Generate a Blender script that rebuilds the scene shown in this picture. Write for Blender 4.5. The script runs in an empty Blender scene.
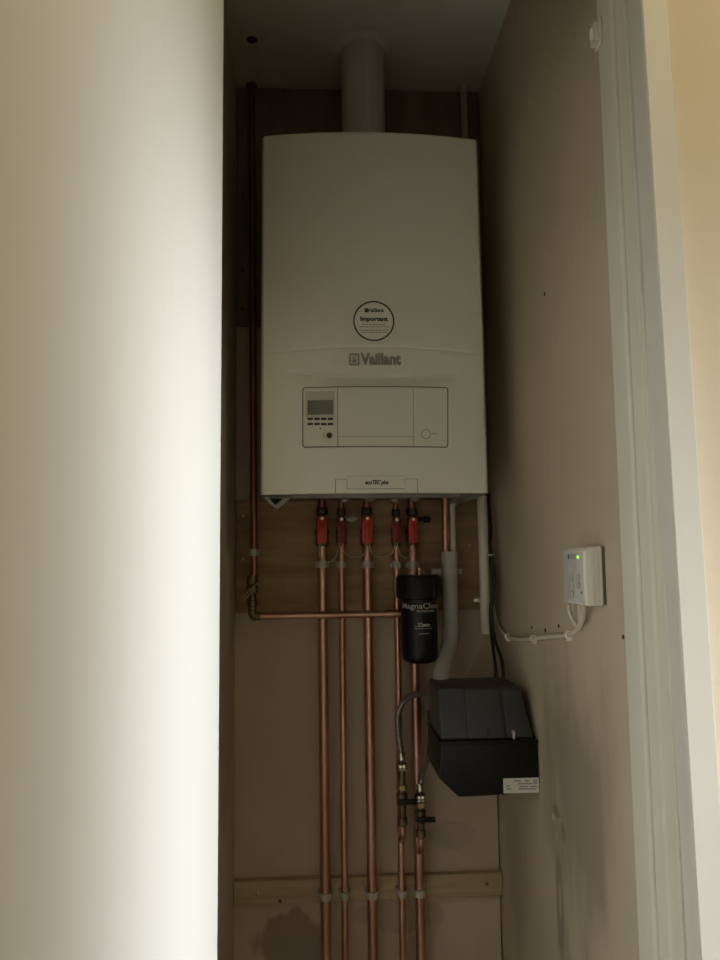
import bpy, bmesh, math, random
from mathutils import Vector, Matrix
random.seed(4)
S = bpy.context.scene
COL = S.collection

# ------------------------------------------------------------------ camera
ZB = 1.42                                   # height of the boiler's bottom edge
FPX, PITCH, YAW, ROLL = 769.5, 0.0997, 0.0517, -0.0114
CAM = Vector((0.1147, -1.7946, ZB - 0.1209))
F_ = Vector((math.sin(YAW)*math.cos(PITCH), math.cos(YAW)*math.cos(PITCH), math.sin(PITCH)))
R0 = Vector((math.cos(YAW), -math.sin(YAW), 0)); U0 = R0.cross(F_)
R_ = R0*math.cos(ROLL) + U0*math.sin(ROLL); U_ = U0*math.cos(ROLL) - R0*math.sin(ROLL)
cd = bpy.data.cameras.new('camera'); cam = bpy.data.objects.new('camera', cd); COL.objects.link(cam)
cd.sensor_fit = 'AUTO'; cd.sensor_width = 36; cd.lens = FPX/960*36; cd.clip_start = 0.01
m = Matrix((R_, U_, -F_)).transposed().to_4x4(); m.translation = CAM
cam.matrix_world = m
S.camera = cam
def ray(px, py): return F_ + R_*((px-360)/FPX) - U_*((py-480)/FPX)
def P(px, py, y):
    d = ray(px, py); return CAM + d*((y-CAM.y)/d.y)
def PX(px, py, x):
    d = ray(px, py); return CAM + d*((x-CAM.x)/d.x)

# ------------------------------------------------------------------ materials
def lin(c):
    return tuple(((v/12.92) if v <= .04045 else ((v+.055)/1.055)**2.4) for v in c)
def mat(name, col, rough=.5, metal=0., var=.0, scale=8., bump=0., bscale=60., stretch=(1,1,1), spec=.5, col2=None, emit=None):
    m = bpy.data.materials.new(name); m.use_nodes = True
    nt = m.node_tree; b = nt.nodes['Principled BSDF']
    b.inputs['Roughness'].default_value = rough; b.inputs['Metallic'].default_value = metal
    b.inputs['Specular IOR Level'].default_value = spec
    c = (*col, 1)
    tc = nt.nodes.new('ShaderNodeTexCoord'); mp = nt.nodes.new('ShaderNodeMapping')
    mp.inputs['Scale'].default_value = stretch
    geo = nt.nodes.new('ShaderNodeNewGeometry')
    nt.links.new(geo.outputs['Position'], mp.inputs['Vector'])
    n = nt.nodes.new('ShaderNodeTexNoise'); n.inputs['Scale'].default_value = scale; n.inputs['Detail'].default_value = 5
    nt.links.new(mp.outputs['Vector'], n.inputs['Vector'])
    r = nt.nodes.new('ShaderNodeValToRGB')
    c2 = col2 if col2 else tuple(v*(1-var) for v in col)
    r.color_ramp.elements[0].position = .35; r.color_ramp.elements[1].position = .68
    r.color_ramp.elements[0].color = (*c2, 1); r.color_ramp.elements[1].color = c
    nt.links.new(n.outputs['Fac'], r.inputs['Fac']); nt.links.new(r.outputs['Color'], b.inputs['Base Color'])
    if bump:
        n2 = nt.nodes.new('ShaderNodeTexNoise'); n2.inputs['Scale'].default_value = bscale; n2.inputs['Detail'].default_value = 4
        nt.links.new(mp.outputs['Vector'], n2.inputs['Vector'])
        bp = nt.nodes.new('ShaderNodeBump'); bp.inputs['Strength'].default_value = bump; bp.inputs['Distance'].default_value = .004
        nt.links.new(n2.outputs['Fac'], bp.inputs['Height']); nt.links.new(bp.outputs['Normal'], b.inputs['Normal'])
    if emit:
        b.inputs['Emission Color'].default_value = (*emit[0], 1); b.inputs['Emission Strength'].default_value = emit[1]
    return m
def stain(m, spots, dark, nscale=9, sharp=(.42,.6)):
    """darken the paint inside soft ellipsoids (centre, radii, amount) broken up with noise"""
    nt = m.node_tree; b = nt.nodes['Principled BSDF']
    src = b.inputs['Base Color'].links[0].from_socket
    geo = nt.nodes.new('ShaderNodeNewGeometry')
    for (c, rad, amt) in spots:
        mp = nt.nodes.new('ShaderNodeMapping'); mp.vector_type = 'POINT'
        mp.inputs['Location'].default_value = tuple(-c[i]/rad[i] for i in range(3))
        mp.inputs['Scale'].default_value = tuple(1/v for v in rad)
        nt.links.new(geo.outputs['Position'], mp.inputs['Vector'])
        ln = nt.nodes.new('ShaderNodeVectorMath'); ln.operation = 'LENGTH'; nt.links.new(mp.outputs['Vector'], ln.inputs[0])
        mr = nt.nodes.new('ShaderNodeMapRange'); mr.inputs['From Min'].default_value = 1; mr.inputs['From Max'].default_value = .1
        nt.links.new(ln.outputs['Value'], mr.inputs['Value'])
        n = nt.nodes.new('ShaderNodeTexNoise'); n.inputs['Scale'].default_value = nscale; n.inputs['Detail'].default_value = 6
        st = nt.nodes.new('ShaderNodeMapping'); st.inputs['Scale'].default_value = (1.6, 1.6, .5)
        nt.links.new(geo.outputs['Position'], st.inputs['Vector']); nt.links.new(st.outputs['Vector'], n.inputs['Vector'])
        m2 = nt.nodes.new('ShaderNodeMath'); m2.operation = 'MULTIPLY_ADD'
        nt.links.new(n.outputs['Fac'], m2.inputs[0]); m2.inputs[1].default_value = 1.0
        sub = nt.nodes.new('ShaderNodeMath'); sub.operation = 'SUBTRACT'; sub.inputs[1].default_value = .5
        nt.links.new(mr.outputs['Result'], sub.inputs[0]); nt.links.new(sub.outputs[0], m2.inputs[2])
        sm = nt.nodes.new('ShaderNodeMapRange'); sm.interpolation_type = 'SMOOTHSTEP'
        sm.inputs['From Min'].default_value = sharp[0]; sm.inputs['From Max'].default_value = sharp[1]; sm.inputs['To Max'].default_value = amt
        nt.links.new(m2.outputs[0], sm.inputs['Value'])
        mx = nt.nodes.new('ShaderNodeMix'); mx.data_type = 'RGBA'
        nt.links.new(sm.outputs['Result'], mx.inputs['Factor']); nt.links.new(src, mx.inputs[6]); mx.inputs[7].default_value = (*dark, 1)
        src = mx.outputs[2]
    nt.links.new(src, b.inputs['Base Color'])

M = {}
M['casing'] = mat('white_enamel', (.74,.75,.69), .32, var=.03, scale=3)
M['panel'] = mat('panel_white', (.70,.71,.65), .4, var=.02)
M['line'] = mat('seam_grey', (.17,.165,.14), .6)
M['logo'] = mat('logo_grey', (.26,.25,.22), .5)
M['ink'] = mat('ink_black', (.03,.03,.03), .5)
M['ink_soft'] = mat('ink_grey', (.30,.29,.26), .5)
M['sticker'] = mat('sticker_white', (.80,.80,.75), .45, var=.02)
M['ring'] = mat('sticker_ring_green', (.05,.07,.055), .5)
M['lcd'] = mat('display_glass', (.16,.175,.14), .15, var=.1)
M['bezel'] = mat('display_surround', (.50,.49,.43), .4)
M['grey_metal'] = mat('galvanised_steel', (.42,.41,.39), .45, .6, var=.25, scale=30)
M['chassis'] = mat('chassis_grey', (.30,.29,.27), .5, .3, var=.2, scale=20)
M['copper'] = mat('copper', (.72,.44,.35), .38, 1., col2=(.50,.27,.20), scale=14, stretch=(1,1,.35))
M['copper_dull'] = mat('copper_dull', (.46,.22,.17), .38, 1., col2=(.28,.12,.09), scale=16, stretch=(1,1,.35))
M['brass'] = mat('brass', (.62,.50,.28), .35, 1., var=.35, scale=40)
M['brass_dark'] = mat('brass_dark', (.25,.20,.13), .45, .9, var=.4, scale=40)
M['nut'] = mat('aged_brass', (.10,.075,.05), .5, .8, var=.4, scale=40)
M['chrome'] = mat('bright_metal', (.75,.73,.68), .22, 1., var=.2, scale=60)
M['red'] = mat('red_plastic', (.62,.035,.02), .35, var=.2, scale=30)
M['red_dark'] = mat('dark_red_plastic', (.24,.012,.012), .4, var=.2, scale=30)
M['clip'] = mat('grey_white_plastic', (.50,.47,.43), .5, var=.1, scale=20)
M['upvc'] = mat('white_pipe_plastic', (.66,.63,.55), .4, var=.08, scale=8)
M['upvc_grey'] = mat('grey_white_pipe_plastic', (.46,.44,.41), .4, var=.08, scale=8)
M['flue'] = mat('flue_white', (.54,.55,.52), .4, var=.06)
M['black'] = mat('black_plastic', (.007,.008,.008), .4, var=.2, scale=20, spec=.3)
M['black_gloss'] = mat('black_gloss', (.005,.006,.007), .3, var=.1, spec=.3)
M['charcoal'] = mat('charcoal_plastic', (.05,.052,.052), .42, var=.15, scale=12)
M['cable_black'] = mat('black_cable_sheath', (.014,.014,.014), .45)
M['cable_white'] = mat('white_cable_sheath', (.70,.66,.57), .45, var=.05)
M['box_white'] = mat('control_white', (.86,.84,.77), .35, var=.03)
M['box_face'] = mat('control_face', (.62,.62,.61), .3, var=.03)
M['wire'] = mat('bond_wire', (.52,.44,.26), .5, .2)
M['hose'] = mat('braided_steel', (.36,.35,.33), .4, .8, var=.5, scale=260)
M['label'] = mat('paper_label', (.72,.70,.63), .6, var=.04)
M['led'] = mat('green_led', (.2,.9,.1), .4, emit=((.35,1.0,.12), 1.3))
M['white_ink'] = mat('white_print', (.55,.54,.50), .5)
M['print'] = mat('dim_white_print', (.42,.41,.38), .5)
M['grey_ink'] = mat('grey_print', (.36,.36,.34), .5)
M['pine'] = mat('pine', (.50,.385,.23), .6, col2=(.40,.295,.17), scale=5, stretch=(1.2,3,22), bump=.15, bscale=30)
M['ply'] = mat('plywood', (.44,.285,.16), .65, col2=(.27,.17,.09), scale=4.5, stretch=(1.2,3,9), bump=.12, bscale=40)
M['ply_dark'] = mat('old_board', (.22,.18,.13), .7, col2=(.16,.125,.09), scale=4, stretch=(6,3,1.2), bump=.12, bscale=40)
M['screw'] = mat('screw_zinc', (.60,.56,.48), .35, .9)
M['rust'] = mat('screw_dark', (.10,.08,.06), .5, .6)
M['plaster_back'] = mat('plaster_back', (.57,.475,.375), .85, var=.14, scale=5, bump=.2, bscale=35)
M['plaster_right'] = mat('plaster_right', (.57,.495,.375), .85, var=.10, scale=4, bump=.25, bscale=28)
M['plaster_left'] = mat('plaster_left', (.54,.47,.38), .85, var=.15, scale=6, bump=.2, bscale=30)
M['ceil'] = mat('ceiling_paint', (.70,.70,.62), .9, var=.12, scale=6, bump=.12, bscale=40)
M['gloss'] = mat('frame_gloss_white', (.71,.715,.61), .28, var=.03, scale=4)
M['arch'] = mat('architrave_satin', (.70,.70,.655), .45, var=.02, scale=4)
M['door'] = mat('door_white', (.84,.83,.79), .42, var=.02, scale=3)
M['cream'] = mat('cream_emulsion', (.86,.78,.645), .85, var=.03, scale=5, bump=.08, bscale=90)
M['hall_ceil'] = mat('hall_ceiling', (.72,.68,.6), .9, var=.03)
M['floorm'] = mat('floor_carpet', (.42,.38,.33), .95, var=.2, scale=60, bump=.3, bscale=300)
M['void'] = mat('void_black', (.006,.005,.004), .9)
M['plug'] = mat('wall_plug_brown', (.06,.04,.03), .7)
M['filler'] = mat('bare_plaster', (.66,.61,.53), .85, var=.15, scale=30)

# ------------------------------------------------------------------ mesh helpers
class MB:
    def __init__(s): s.bm = bmesh.new()
    def box(s, a, b, bev=0., seg=2):
        lo = [min(a[i], b[i]) for i in range(3)]; hi = [max(a[i], b[i]) for i in range(3)]
        vs = [s.bm.verts.new((x, y, z)) for x in (lo[0], hi[0]) for y in (lo[1], hi[1]) for z in (lo[2], hi[2])]
        fs = [(0,1,3,2),(4,6,7,5),(0,4,5,1),(2,3,7,6),(0,2,6,4),(1,5,7,3)]
        nf = [s.bm.faces.new([vs[i] for i in f]) for f in fs]
        if bev:
            es = list({e for f in nf for e in f.edges})
            bmesh.ops.bevel(s.bm, geom=es, offset=bev, segments=seg, profile=.5, affect='EDGES')
        return s
    def prism(s, pts, a, b, axis='z', bev=0., seg=2):
        """pts: closed 2-D outline; extruded between a and b along axis (x: pts=(y,z), y: pts=(x,z), z: pts=(x,y))"""
        def mk(p, t): return {'x': (t, p[0], p[1]), 'y': (p[0], t, p[1]), 'z': (p[0], p[1], t)}[axis]
        A = [s.bm.verts.new(mk(p, a)) for p in pts]; B = [s.bm.verts.new(mk(p, b)) for p in pts]
        n = len(pts); nf = [s.bm.faces.new(A), s.bm.faces.new(B[::-1])]
        for i in range(n): nf.append(s.bm.faces.new((A[i], B[i], B[(i+1) % n], A[(i+1) % n])))
        if bev:
            es = list({e for f in nf for e in f.edges})
            bmesh.ops.bevel(s.bm, geom=es, offset=bev, segments=seg, profile=.5, affect='EDGES')
        return s
    def lathe(s, prof, c, axis=(0,0,1), n=32, ring=False):
        """prof: (radius, height) pairs along the axis from point c"""
        ax = Vector(axis).normalized(); q = ax.to_track_quat('Z', 'Y'); c = Vector(c); rings = []
        for r, h in prof:
            if r < 1e-6: rings.append([s.bm.verts.new(c + ax*h)])
            else: rings.append([s.bm.verts.new(c + q @ Vector((r*math.cos(2*math.pi*k/n), r*math.sin(2*math.pi*k/n), h))) for k in range(n)])
        for A, B in zip(rings, rings[1:]):
            if len(A) == 1 and len(B) == 1: continue
            for k in range(n):
                k2 = (k+1) % n
                if len(A) == 1: s.bm.faces.new((A[0], B[k2], B[k]))
                elif len(B) == 1: s.bm.faces.new((A[k], A[k2], B[0]))
                else: s.bm.faces.new((A[k], A[k2], B[k2], B[k]))
        if ring:
            for k in range(n): s.bm.faces.new((rings[-1][k], rings[-1][(k+1) % n], rings[0][(k+1) % n], rings[0][k]))
            return s
        if len(rings[0]) > 1: s.bm.faces.new(rings[0][::-1])
        if len(rings[-1]) > 1: s.bm.faces.new(rings[-1])
        return s
    def hexnut(s, c, r, h, axis=(0,0,1)):
        return s.lathe([(r*.88, 0), (r, h*.12), (r, h*.88), (r*.88, h)], c, axis, 6)
    def tube(s, pts, r, n=16, cap=True):
        pts = [Vector(p) for p in pts]; rings = []
        t0 = (pts[1]-pts[0]).normalized(); nrm = t0.orthogonal().normalized()
        for i, p in enumerate(pts):
            t = (pts[min(i+1, len(pts)-1)] - pts[max(i-1, 0)]).normalized()
            nrm = (nrm - t*nrm.dot(t)).normalized(); bi = t.cross(nrm)
            rr = r[i] if isinstance(r, (list, tuple)) else r
            rings.append([s.bm.verts.new(p + (nrm*math.cos(2*math.pi*k/n) + bi*math.sin(2*math.pi*k/n))*rr) for k in range(n)])
        for A, B in zip(rings, rings[1:]):
            for k in range(n): s.bm.faces.new((A[k], A[(k+1) % n], B[(k+1) % n], B[k]))
        if cap: s.bm.faces.new(rings[0][::-1]); s.bm.faces.new(rings[-1])
        return s
    def add_mesh(s, me, mx=None):
        k = len(s.bm.verts); s.bm.from_mesh(me)
        if mx is not None:
            s.bm.verts.ensure_lookup_table()
            for v in s.bm.verts[k:]: v.co = mx @ v.co
        return s
    def build(s, name, m, parent=None, smooth=40, origin=None):
        bm = s.bm; bmesh.ops.recalc_face_normals(bm, faces=bm.faces)
        if parent is not None: o0 = Vector(parent['_w'])
        elif origin is not None: o0 = Vector(origin)
        else:
            xs = [v.co for v in bm.verts]
            o0 = Vector(((min(v.x for v in xs)+max(v.x for v in xs))/2, (min(v.y for v in xs)+max(v.y for v in xs))/2, min(v.z for v in xs)))
        for v in bm.verts: v.co -= o0
        for f in bm.faces: f.smooth = bool(smooth)
        if smooth:
            ang = math.radians(smooth)
            for e in bm.edges:
                if len(e.link_faces) == 2 and e.calc_face_angle(0) > ang: e.smooth = False
        me = bpy.data.meshes.new(name); bm.to_mesh(me); bm.free(); me.materials.append(m)
        o = bpy.data.objects.new(name, me); COL.objects.link(o)
        if parent is not None: o.parent = parent
        else: o.location = o0
        o['_w'] = tuple(o0)
        return o
def tag(o, label, cat, group=None, kind=None):
    o['label'] = label; o['category'] = cat
    if group: o['group'] = group
    if kind: o['kind'] = kind
    return o
def thing(name, loc, label, cat, group=None):
    o = bpy.data.objects.new(name, None); COL.objects.link(o); o.location = loc; o['_w'] = tuple(loc)
    o.empty_display_size = .02
    return tag(o, label, cat, group)
def struct(o): o['kind'] = 'structure'; return o
def fillet(pts, r, n=7):
    pts = [Vector(p) for p in pts]; out = [pts[0]]
    for a, b, c in zip(pts, pts[1:], pts[2:]):
        u = (a-b); v = (c-b); rr = min(r, u.length*.49, v.length*.49)
        p0 = b + u.normalized()*rr; p2 = b + v.normalized()*rr
        for k in range(n+1):
            t = k/n; out.append(p0*(1-t)**2 + b*2*t*(1-t) + p2*t*t)
    out.append(pts[-1]); return out
def smooth_path(pts, n=8):
    pts = [Vector(p) for p in pts]; q = [pts[0]*2-pts[1]] + pts + [pts[-1]*2-pts[-2]]; out = []
    for i in range(1, len(q)-2):
        a, b, c, d = q[i-1:i+3]
        for k in range(n):
            t = k/n
            out.append(.5*((2*b) + (c-a)*t + (2*a-5*b+4*c-d)*t*t + (3*b-a-3*c+d)*t**3))
    out.append(pts[-1]); return out
def text_mesh(s, size, extrude=.0004, bold=0., spacing=1., shear=0., align='CENTER', widen=1.):
    c = bpy.data.curves.new('lettering', 'FONT'); c.body = s; c.size = size; c.extrude = extrude; c.offset = bold
    c.align_x = align; c.align_y = 'CENTER'; c.space_character = spacing; c.shear = shear; c.resolution_u = 3
    o = bpy.data.objects.new('lettering', c); COL.objects.link(o)
    dg = bpy.context.evaluated_depsgraph_get(); dg.update()
    me = bpy.data.meshes.new_from_object(o.evaluated_get(dg))
    bpy.data.objects.remove(o); bpy.data.curves.remove(c)
    if widen != 1.:
        for v in me.vertices: v.co.x *= widen
    return me
def face_mx(c, right, up):
    right = Vector(right).normalized(); up = Vector(up).normalized(); n = right.cross(up)
    mx = Matrix((right, up, n)).transposed().to_4x4(); mx.translation = Vector(c); return mx

# ------------------------------------------------------------------ the setting
XL, XR = -.0815, .5155
ZC = P(400, 92, 0).z
YF = CAM.y + .872                            # hall face of the cupboard's front wall
HEAD = 2.09
def bw(px, py): return tuple(P(px, py, 0))
stain(M['plaster_back'], [(bw(292,945), (.15,.2,.13), .8), (bw(400,915), (.20,.2,.06), .35), (bw(455,835), (.10,.2,.05), .25)], (.27,.215,.165), 7, (.44,.54))
def rw(px, py): return tuple(PX(px, py, XR))
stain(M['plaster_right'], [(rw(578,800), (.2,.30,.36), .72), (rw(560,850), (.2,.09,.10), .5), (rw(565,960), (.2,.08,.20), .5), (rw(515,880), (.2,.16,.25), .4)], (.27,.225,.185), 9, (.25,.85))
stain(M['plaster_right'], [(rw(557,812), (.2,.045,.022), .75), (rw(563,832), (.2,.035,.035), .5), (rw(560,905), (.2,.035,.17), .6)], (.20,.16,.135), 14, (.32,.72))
stain(M['plaster_right'], [(rw(553,817), (.2,.018,.012), .7), (rw(557,836), (.2,.010,.02), .4), (rw(560,900), (.2,.012,.06), .3)], (.66,.60,.52), 26, (.45,.65))
stain(M['plaster_left'], [(tuple(PX(225,700,XL)), (.2,.25,.5), .3)], (.20,.16,.12), 6)

struct(MB().box((XL-.2, .0, -.02), (XR-.004, .10, ZC+.1)).build('wall_back', M['plaster_back'], smooth=0))
struct(MB().box((XR-.004, .03, -.02), (XR+.2, .13, ZC+.1)).build('gap_shade', M['void'], smooth=0))  # black block behind the corner gap, standing in for the shade inside it
struct(MB().box((XR, .03, -.02), (XR+.10, YF+.135, ZC+.1)).build('wall_right', M['plaster_right'], smooth=0))
struct(MB().box((XL, .0, -.02), (XL-.10, YF+.10, ZC+.1)).build('wall_left', M['plaster_left'], smooth=0))
# front wall: one panel each side of the opening and one over it, all one wall
fw = MB()
fw.box((XR+.012, YF, -.02), (3.2, YF+.10, 2.75)).box((-2.2, YF, -.02), (XL-.03, YF+.10, 2.75)).box((XL-.03, YF, HEAD+.03), (XR+.012, YF+.10, 2.75))
struct(fw.build('wall_front', M['cream'], smooth=0))
# cupboard ceiling with a drilled hole
hc = None
d = ray(252, 40); hc = CAM + d*((ZC-CAM.z)/d.z); HR = .0125
def ceiling():
    b = MB(); bm = b.bm; n = 32
    x0, x1, y0, y1 = XL-.05, XR+.05, YF+.10, .05
    ci = [bm.verts.new((hc.x+HR*(1+.12*math.sin(3*k))*math.cos(2*math.pi*k/n), hc.y+HR*math.sin(2*math.pi*k/n), ZC)) for k in range(n)]
    def sq(a):
        c, s = math.cos(a), math.sin(a); t = 1e9
        if c > 1e-9: t = min(t, (x1-hc.x)/c)
        if c < -1e-9: t = min(t, (x0-hc.x)/c)
        if s > 1e-9: t = min(t, (y1-hc.y)/s)
        if s < -1e-9: t = min(t, (y0-hc.y)/s)
        return (hc.x+c*t, hc.y+s*t, ZC)
    cor = sorted([(math.atan2(y-hc.y, x-hc.x) % (2*math.pi), (x, y, ZC)) for x in (x0, x1) for y in (y0, y1)])
    outer = []
    for k in range(n):
        outer.append(bm.verts.new(sq(2*math.pi*k/n)))
    for k in range(n):
        a0, a1 = 2*math.pi*k/n, 2*math.pi*(k+1)/n
        mid = [bm.verts.new(c) for a, c in cor if a0 < a < a1]
        bm.faces.new([ci[k], outer[k]] + mid + [outer[(k+1) % n], ci[(k+1) % n]])
    top = [bm.verts.new(v.co + Vector((0, 0, .12))) for v in ci]
    for k in range(n): bm.faces.new((ci[k], ci[(k+1) % n], top[(k+1) % n], top[k]))
    o = b.build('ceiling', M['ceil'], smooth=0)
    MB().lathe([(HR*1.2, 0), (HR*1.2, .01)], (hc.x, hc.y, ZC+.0012), n=24).build('hole_shade', M['void'], o)  # black disc closing the hole, its inner shade put into the colour
    return o
struct(ceiling())
struct(MB().box((-2.2, -5.2, -.06), (3.2, .2, -.02)).build('floor', M['floorm'], smooth=0))
struct(MB().box((-2.2, -5.2, 2.75), (3.2, .2, 2.80)).build('ceiling', M['hall_ceil'], smooth=0))

# door lining, stop and architrave on the right (profile in plan, extruded up)
def dy(d): return CAM.y + d
xa, xb = CAM.x+.388, CAM.x+.3935
lining = [(XR+.012, dy(.985)), (xb, dy(.985)), (xb, dy(.908)), (xb+.003, dy(.904)), (xb+.004, dy(.880)), (XR+.012, dy(.880))]
rt = MB().prism(lining, -.02, HEAD, 'z', .0012, 1)
struct(rt.build('trim_2', M['gloss'], smooth=30))
stop = [(xa, dy(.982)), (xb+.001, dy(.982)), (xb+.001, dy(.934)), (xa+.003, dy(.934)), (xa, dy(.938))]
struct(MB().prism(stop, -.02, HEAD, 'z', .0008, 1).build('trim_3', M['gloss'], smooth=30))
# architrave: small bead, moulded edge, broad flat face
x0 = xb+.0045
pr = [(x0+.004, dy(.9035))]
for k in range(7):
    a = math.pi*(.5+k/6); pr.append((x0+.002+.0045*math.cos(a), dy(.8985)+.0045*math.sin(a)))
pr += [(x0+.0045, dy(.893)), (x0+.0045, dy(.8885)), (x0-.0005, dy(.887)), (x0-.001, dy(.850)), (x0+.001, dy(.848)),
       (x0+.031, dy(.848)), (x0+.033, dy(.850)), (x0+.033, dy(.8715)), (x0+.012, dy(.8715)), (x0+.012, dy(.9035))]
arch = MB().prism(pr, -.02, HEAD+.03, 'z')
for v in arch.bm.verts: v.co.x -= .010*(v.co.z-1.3)      # it leans a little out of plumb
struct(arch.build('trim_4', M['arch'], smooth=30))
# head of the frame and left jamb
struct(MB().box((XL-.03, dy(.88), HEAD), (XR+.012, dy(.995), HEAD+.03), .002).build('trim_5', M['gloss'], smooth=30))
struct(MB().box((XL-.03, dy(.88), -.02), (XL+.006, dy(.995), HEAD), .002).build('trim_6', M['gloss'], smooth=30))
# open door: hinge edge at the left jamb, swung back towards the hall
hx = P(220.2, 560, dy(.905)).x
DW, DT, SW = .70, .038, math.radians(2.2)
dr = MB().box((0, -DW, 0), (-DT, 0, HEAD-.025), .0025, 2)
door = dr.build('door_1', M['door'], smooth=30, origin=(0,0,0))
door.location = (hx, dy(.905), .005); door.rotation_euler = (0, 0, -SW); struct(door); door['_w'] = (0,0,0)
for hz in (.22, 1.0, 1.742):
    h = MB().lathe([(.004, 0), (.0055, .003), (.0055, .087), (.004, .09)], (-.020, .006, hz), n=16)
    h.box((-.036, -.001, hz), (-.006, .0025, hz+.09)).build('hinge', M['brass_dark'], door)
hd = MB().lathe([(.026, 0), (.026, .004), (.010, .008), (.009, .05)], (0, -DW+.06, 1.02), (1,0,0), 24)
hd.tube(fillet([(.045, -DW+.06, 1.02), (.052, -DW+.07, 1.02), (.052, -DW+.18, 1.02)], .008), .009, 14).build('door_handle', M['chrome'], door)

# roller catch high on the right stop
c0 = PX(600, 34, xa)
ct = thing('door_catch', (xa, c0.y, c0.z-.02), 'small cream plastic door catch high on the right door frame', 'door catch')
cb = MB().box((xa-.004, c0.y-.010, c0.z-.019), (xa, c0.y+.012, c0.z+.019), .0015)
cb.box((xa-.011, c0.y-.008, c0.z-.015), (xa-.003, c0.y+.010, c0.z+.013), .0015).build('catch_body', M['gloss'], ct)
MB().lathe([(.004, 0), (.0045, .003), (.0045, .011), (.004, .014)], (xa-.010, c0.y, c0.z-.008), n=16).build('roller', M['box_white'], ct)

# ------------------------------------------------------------------ boards on the back wall
def screw_at(p, parent, r=.004, axis=(0,-1,0), m='screw'):
    b = MB().lathe([(r, 0), (r, .0006), (r*.7, .0014), (0, .0017)], p, axis, 14)
    return b.build('screw', M[m], parent)
def board_z(zz, *a, **k):
    return board(*a, zz=zz, **k)
def board(px0, py0, px1, py1, th, m, label, cat, screws, x0=None, x1=None, name='wooden_board', sm='screw', bev=.0015, zz=None):
    a = P(px0, py0, -th); b = P(px1, py1, -th)
    if zz: a.z, b.z = zz
    xa_ = a.x if x0 is None else x0; xb_ = b.x if x1 is None else x1
    o = MB().box((xa_, -th, a.z), (xb_, 0, b.z), bev, 1).build(name, m, smooth=30)
    tag(o, label, cat)
    for s in screws:
        p = P(s[0], s[1], -th); screw_at(p, o, m=s[2] if len(s) > 2 else sm)
    return o
board(238, 613, 480, 499, .012, M['ply'], 'brown plywood board on the back wall behind the red valves', 'board',
      [(243,516), (243,559), (470,545)], x0=P(236.5,560,-.012).x, x1=XR-.004)
board(238, 326, 480, 92, .012, M['ply_dark'], 'dark old board on the back wall behind the boiler and left pipe', 'board',
      [(243,195,'rust'), (243,270,'rust'), (242,309,'rust')], x0=P(237,250,-.012).x, x1=XR-.005)
bz = [((P(233,l,-.02).z)+(P(503,q,-.02).z))/2 for l, q in ((905,896), (882,873))]
bat = board_z(bz, 233, 905.5, 503.5, 883, .020, M['pine'], 'pale pine batten across the bottom of the back wall', 'batten',
      [(257.5,894), (487,884,'rust'), (280,901,'rust')], x0=XL+.001, x1=XR-.001, name='pine_batten', sm='chrome')
a = P(233, 882, -.02); b_ = P(503, 873, -.02)
bat.rotation_euler = (0, -math.atan2((b_.z-a.z), (b_.x-a.x)), 0)

# ------------------------------------------------------------------ boiler
BW, BH = .442, .7295
def sag(x):
    t = (x-BW/2)/(BW/2); return -.338 + .022*t*t
CT = P(370, 372, -.338).z                    # height of the crease that runs under the logo
SEAM = P(370, 347, -.338).z
def front(x, z):
    y = sag(x) + max(0, (z-ZB-.30))*.012     # upper front leans back a touch
    zs = SEAM - .0085*((x-BW/2)/(BW/2))**2
    dz = abs(z-zs)
    if dz < .0035: y += .0018*(1-dz/.0035)
    # smile-shaped crease: a shallow hollow under an arched lip
    t = (x-.218)/.168
    if abs(t) < 1:
        zc = CT + .012*t*t - .008; fade = (1-t*t)**.8
        q = zc - z
        if 0 <= q < .020: y += .015*fade*(1-q/.020)
        elif -.004 < q < 0: y += .015*fade*(1+q/.004)
    return y
BASE = Vector((BW/2, -.16, ZB))
boiler = thing('boiler', BASE, 'large white wall-hung gas boiler with a control panel on its front', 'boiler')
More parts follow.
